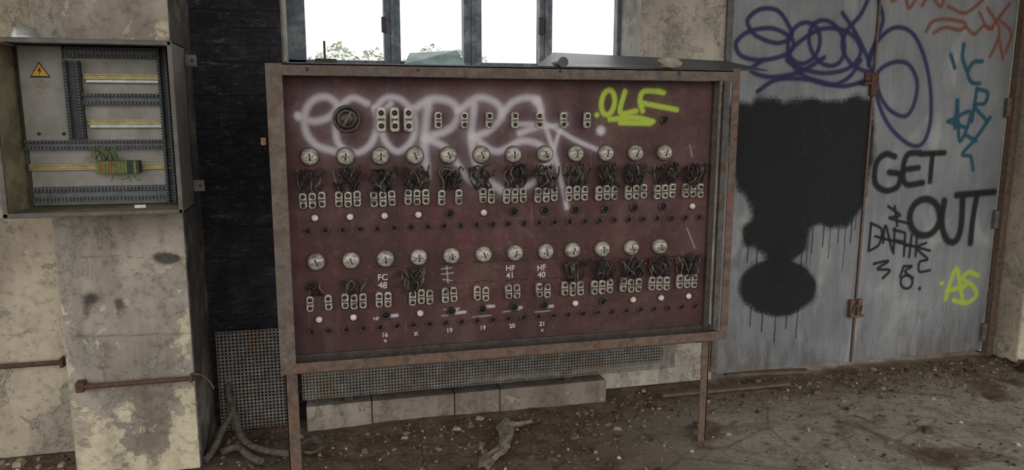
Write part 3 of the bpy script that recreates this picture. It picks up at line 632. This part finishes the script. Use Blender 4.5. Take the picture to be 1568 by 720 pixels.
def hrail(u0,u1,v,h_,mat,slots=True,dep=.035):
    xa,xb=cx(u0),cx(u1); z=cz(v,(u0+u1)/2); b=[(xa,xb,Yi-dep,Yi,z-h_*.5,z-h_*.2),(xa,xb,Yi-dep,Yi,z+h_*.2,z+h_*.5),(xa,xb,Yi-dep*.6,Yi,z-h_*.22,z+h_*.22)]
    boxes('rail',b,mat,cb,.001)
    if slots:
        bs_=[]; x=xa+.006
        while x<xb-.01: bs_.append((x,x+.007,Yi-dep-.001,Yi-dep+.004,z-h_*.44,z-h_*.22)); bs_.append((x,x+.007,Yi-dep-.001,Yi-dep+.004,z+h_*.22,z+h_*.44)); x+=.0135
        boxes('slots',bs_,m_slot,cb,0)
hrail(114,256,82,.04,m_trunk); hrail(136,252,118,.022,m_gold,False,.015); hrail(134,256,152,.045,m_trunk); hrail(136,252,187,.022,m_gold,False,.015)
hrail(40,266,221,.036,m_trunk); hrail(40,266,255,.026,m_gold,False,.015); hrail(46,266,296,.06,m_trunk)
boxes('pale_strips',[(cx(140),cx(250),Yi-.02,Yi-.012,cz(127),cz(122)),(cx(140),cx(250),Yi-.02,Yi-.012,cz(196),cz(191))],m_steelrail,cb,.002)  # plain pale metal strips just below the yellow rails, no lamp
def vtrunk(u0,u1,v0,v1):
    xa,xb=cx(u0),cx(u1); za,zb=cz(v1),cz(v0)
    boxes('vertical_duct',[(xa,xa+.008,Yi-.05,Yi,za,zb),(xb-.008,xb,Yi-.05,Yi,za,zb),(xa,xb,Yi-.012,Yi,za,zb)],m_trunk,cb,.001)
    s_=[];z=za+.004
    while z<zb-.008: s_.append((xa-.001,xa+.012,Yi-.052,Yi-.045,z,z+.006)); s_.append((xb-.012,xb+.001,Yi-.052,Yi-.045,z,z+.006)); z+=.012
    boxes('duct_teeth',s_,m_slot,cb,0)
vtrunk(112,133,94,213); vtrunk(252,266,72,312)
tm=[];tk=[];to=[]
for i in range(14):
    xa=cx(148)+i*(cx(214)-cx(148))/14; bb=(xa,xa+.0115,Yi-.055,Yi-.015,cz(265),cz(246)); (tk if i>8 and i%3 else to if i in (1,4,6) else tm).append(bb)
boxes('terminal_blocks',tm,m_term,cb,.002); boxes('terminal_blocks_dark',tk,m_termk,cb,.002); boxes('terminal_blocks_orange',to,m_termo,cb,.002)
ws=[]
for i in range(11):
    xa=cx(150+random.uniform(0,40)); za=cz(246); ws.append([(xa,Yi-.05,za),(xa-.005,Yi-.06,za+.02+random.random()*.02),(xa-random.uniform(0,.03),Yi-.065,za+random.uniform(.03,.07)),(xa-random.uniform(.0,.05),Yi-.06,za+random.uniform(.0,.06))])
for i in range(4):
    xa=cx(160+random.uniform(0,50)); za=cz(266); ws.append([(xa,Yi-.05,za),(xa,Yi-.06,za-.02),(xa+random.uniform(-.04,.03),Yi-.065,za-random.uniform(.02,.04))])
curve('green_wires',ws[:7]+ws[11:],.002,m_wireg,cb,2); curve('dark_wires',ws[7:11],.002,m_wire,cb,2)
x,z=U(61,108,Yi-.02); s=.036; ys=Yi-.0225
me=bpy.data.meshes.new('tri'); me.from_pydata([(x-s,ys,z-s*.75),(x+s,ys,z-s*.75),(x,ys,z+s*.95)],[],[(0,1,2)]); obj('sign_border',me,cb,m_blk)
me=bpy.data.meshes.new('tri'); s2=s*.82; me.from_pydata([(x-s2,ys-.001,z-s2*.72),(x+s2,ys-.001,z-s2*.72),(x,ys-.001,z+s2*.92)],[],[(0,1,2)]); obj('sign_face',me,cb,m_yel)
me=bpy.data.meshes.new('bolt'); me.from_pydata([(x+.004,ys-.002,z+.016),(x-.007,ys-.002,z-.002),(x+.0,ys-.002,z-.002),(x-.003,ys-.002,z-.018),(x+.007,ys-.002,z+.002),(x+.001,ys-.002,z+.002)],[],[(0,1,2,3,4,5)]); obj('sign_bolt',me,cb,m_blk)
for u,v in ((20,98),(98,98),(60,205),(20,205),(98,205)):
    xx,zz=U(u,v,Yi-.02); o=obj('plate_screw',sc,cb); o.location=(xx,Yi-.021,zz)
x,z=U(215,315,Yf); boxes('paper_tag',[(x-.02,x+.02,Yf-.006,Yf-.004,z-.008,z+.004)],m_white,cb,0)
boxes('mounting_ears',[(X1,X1+.045,Yk-.015,Yk,Z1-.08,Z1-.03),(X1,X1+.045,Yk-.015,Yk,Z0+.06,Z0+.11)],m_cab,cb,.004)
for zz in (Z1-.055,Z0+.085):
    o=obj('ear_bolt',sc,cb); o.location=(X1+.03,Yk-.015,zz)
x,z=U(38,50,Yf+.1); gl=lathe('gland',[(.048,0),(.048,.02),(.04,.03),(.04,.045),(.01,.048)],20); o=obj('cable_gland',gl,cb,m_steelrail); o.location=(x,Yf+.1,Z1); o.rotation_euler=(math.radians(-90),0,0)

# ================================================================= floor debris
PK=((1012,608,1206,590),(1110,577,1236,571)); pkw=[(np.array(F(p[0],p[1])),np.array(F(p[2],p[3]))) for p in PK]
def nearplank(x,y):
    for a,b in pkw:
        d=b-a; t=np.clip(np.dot(np.array([x,y])-a,d)/np.dot(d,d),0,1)
        if np.hypot(*(np.array([x,y])-a-d*t))<.05: return True
    return False
vs=[];fs=[];tc=[]
pal=[(C('#54453a'),5),(C('#6b5a4c'),5),(C('#857564'),3),(C('#978a78'),1.5),(C('#372d27'),4),(C('#6d5044'),2),(C('#b9ae9d'),.5)]
pw=np.array([p[1] for p in pal]);pw=pw/pw.sum()
def chunk(x,y,s,flat=.6,ci=None):
    k=len(vs); c=pal[rng.choice(len(pal),p=pw) if ci is None else ci][0]; a=rng.uniform(0,6.28); ca,sa=math.cos(a),math.sin(a)
    sx,sy,sz=s*rng.uniform(.5,1.3),s*rng.uniform(.4,.9),s*rng.uniform(.25,flat)
    z=floor_h(x,y)
    for px_,py_,pz_ in ((-1,-1,0),(1,-1,0),(1,1,0),(-1,1,0),(-.7,-.7,1),(.7,-.6,1),(.6,.7,1),(-.6,.6,1)):
        j=rng.uniform(.7,1.2,3); X=px_*sx*j[0];Y=py_*sy*j[1]; vs.append((x+X*ca-Y*sa,y+X*sa+Y*ca,z-.002+pz_*sz*2*j[2])); tc.append(c)
    fs.extend([tuple(k+i for i in f) for f in ((0,3,2,1),(4,5,6,7),(0,1,5,4),(1,2,6,5),(2,3,7,6),(3,0,4,7))])
n=0
while n<9000:
    x=rng.uniform(-1.6,4.6); y=rng.uniform(2.3,3.82)
    dens=.35+.65*math.exp(-((3.75-y)/.35)**2)+.3*(mnoise.noise(Vector((x*2,y*2,5)))+.2)
    if x<XP1+.03 and y>YP-.03 and x>XP0-.03: continue
    if x<XP0 and y>YL-.04: continue
    if y>3.66 and -.2<x<1.5: continue
    if abs(y-YB)<.05 and (abs(x-lx0)<.05 or abs(x-lx1)<.05): continue
    if x>1.6 and y<3.4: dens*=.3
    if rng.random()>dens or nearplank(x,y): continue
    chunk(x,y,float(np.clip(rng.lognormal(-5.4,.55),.002,.018))); n+=1
for (u,v,s,ci) in ((530,684,.014,6),(870,685,.012,6),(1092,668,.012,6),(700,655,.02,3),(660,690,.015,5),(812,700,.03,0),(880,668,.025,1),(900,655,.02,5),(845,690,.02,1),(1250,600,.03,1),(1290,612,.025,2),(735,640,.02,3),(1000,580,.025,1),(945,655,.02,2),(620,668,.018,3),(985,668,.02,1),(30,712,.03,3),(60,715,.02,2),(95,712,.025,3),(1180,690,.02,1),(1350,640,.04,1),(1420,660,.035,0),(1060,690,.012,6)):
    x,y=F(u,v); chunk(x,y,s,.45,ci)
# heap beside the right-hand pier
for _ in range(260):
    x=rng.uniform(xd1+.0,xd1+.6); y=YW-.27-abs(rng.normal())*.10; chunk(x,y,float(np.clip(rng.lognormal(-4.3,.5),.006,.04)),.9)
me=bpy.data.meshes.new('rubble'); me.from_pydata(vs,[],fs); at_=me.color_attributes.new('tint','FLOAT_COLOR','POINT'); at_.data.foreach_set('color',np.array(tc,np.float32).ravel()); obj('rubble_debris',me,None,m_debris)
def plank(u0,v0,u1,v1,w_,th,mat=m_wood,name='wooden_plank'):
    a=np.array(F(u0,v0)); b=np.array(F(u1,v1)); d=(b-a)/np.linalg.norm(b-a); n=np.array([-d[1],d[0]])*w_/2
    o=quadslab(name,[(*(a-n),.004),(*(b-n),.004),(*(b+n),.004),(*(a+n),.004)],th,mat); bevel(o,.003); return o
plank(1012,608,1206,590,.05,.018); plank(1110,577,1236,571,.05,.02)
bx,by=F(350,695)
curve('rubber_hose',[[(bx-.01,by+.42,.40),(bx-.0,by+.36,.33),(bx-.03,by+.28,.22),(bx+.01,by+.18,.13),(bx+.05,by+.05,.05),(bx+.12,by-.04,.03),(bx+.25,by-.10,.018),(bx+.34,by-.12,.018)],
  [(bx+.01,by+.18,.14),(bx-.04,by+.1,.08),(bx-.06,by+.0,.03),(bx-.09,by-.08,.018)],[(bx-.03,by-.02,.02),(bx+.04,by+.02,.035),(bx+.09,by-.08,.02),(bx+.16,by-.16,.02)]],.017,m_hose,None,3)
x,y=F(478,690); curve('cable_coil',[[(x+.05*math.cos(a),y+.07*math.sin(a),.012+.002*a) for a in np.linspace(0,9,18)]],.007,m_hose,None,2)
def ribbon(name,pts,ws_,mat):
    P=catmull(pts,.015); n=len(P); vs=[];fs=[]
    for i,p in enumerate(P):
        d=P[min(i+1,n-1)]-P[max(i-1,0)]; d/=np.linalg.norm(d); nn=np.array([-d[1],d[0]]); w_=np.interp(i/(n-1),np.linspace(0,1,len(ws_)),ws_)
        for j in range(5):
            t=(j/4-.5)*w_; q=p+nn*t*(1+.15*math.sin(i*.5+j)); z=.018+.014*abs(math.sin(i*.22+j*1.9))+.01*mnoise.noise(Vector((i*.2,j,1)))
            if j in(0,4): z-=.010
            vs.append((q[0],q[1],z))
    fs=[(i*5+j,i*5+j+1,(i+1)*5+j+1,(i+1)*5+j) for i in range(n-1) for j in range(4)]
    me=bpy.data.meshes.new(name); me.from_pydata(vs,[],fs); o=obj(name,me,None,mat); s=o.modifiers.new('s','SOLIDIFY'); s.thickness=.003; return o
ribbon('crumpled_cardboard',[F(776,648),F(772,662),F(776,676),F(768,692),F(750,708),F(738,724)],[.03,.09,.06,.05,.08,.05],m_card)
ribbon('crumpled_cardboard',[F(772,652),F(792,656),F(814,652)],[.05,.05,.015],m_card)

# ================================================================= LIGHT
w=bpy.data.worlds.new('overcast_sky'); SC.world=w; w.use_nodes=True; nt=w.node_tree; bg=nt.nodes['Background']
tcn=nt.nodes.new('ShaderNodeTexCoord'); sx=nt.nodes.new('ShaderNodeSeparateXYZ'); nt.links.new(tcn.outputs['Generated'],sx.inputs[0])
rp=nt.nodes.new('ShaderNodeValToRGB'); mr=nt.nodes.new('ShaderNodeMapRange'); mr.inputs[1].default_value=-1; nt.links.new(sx.outputs[2],mr.inputs[0]); nt.links.new(mr.outputs[0],rp.inputs[0])
e=rp.color_ramp.elements; e[0].position=.46; e[0].color=(.20,.18,.16,1); e[1].position=.5; e[1].color=(1,.995,.97,1)
nt.links.new(rp.outputs[0],bg.inputs[0]); bg.inputs[1].default_value=2.3
try:
    SC.view_settings.view_transform='Standard'; SC.view_settings.look='None'
except Exception as ex: print(ex)
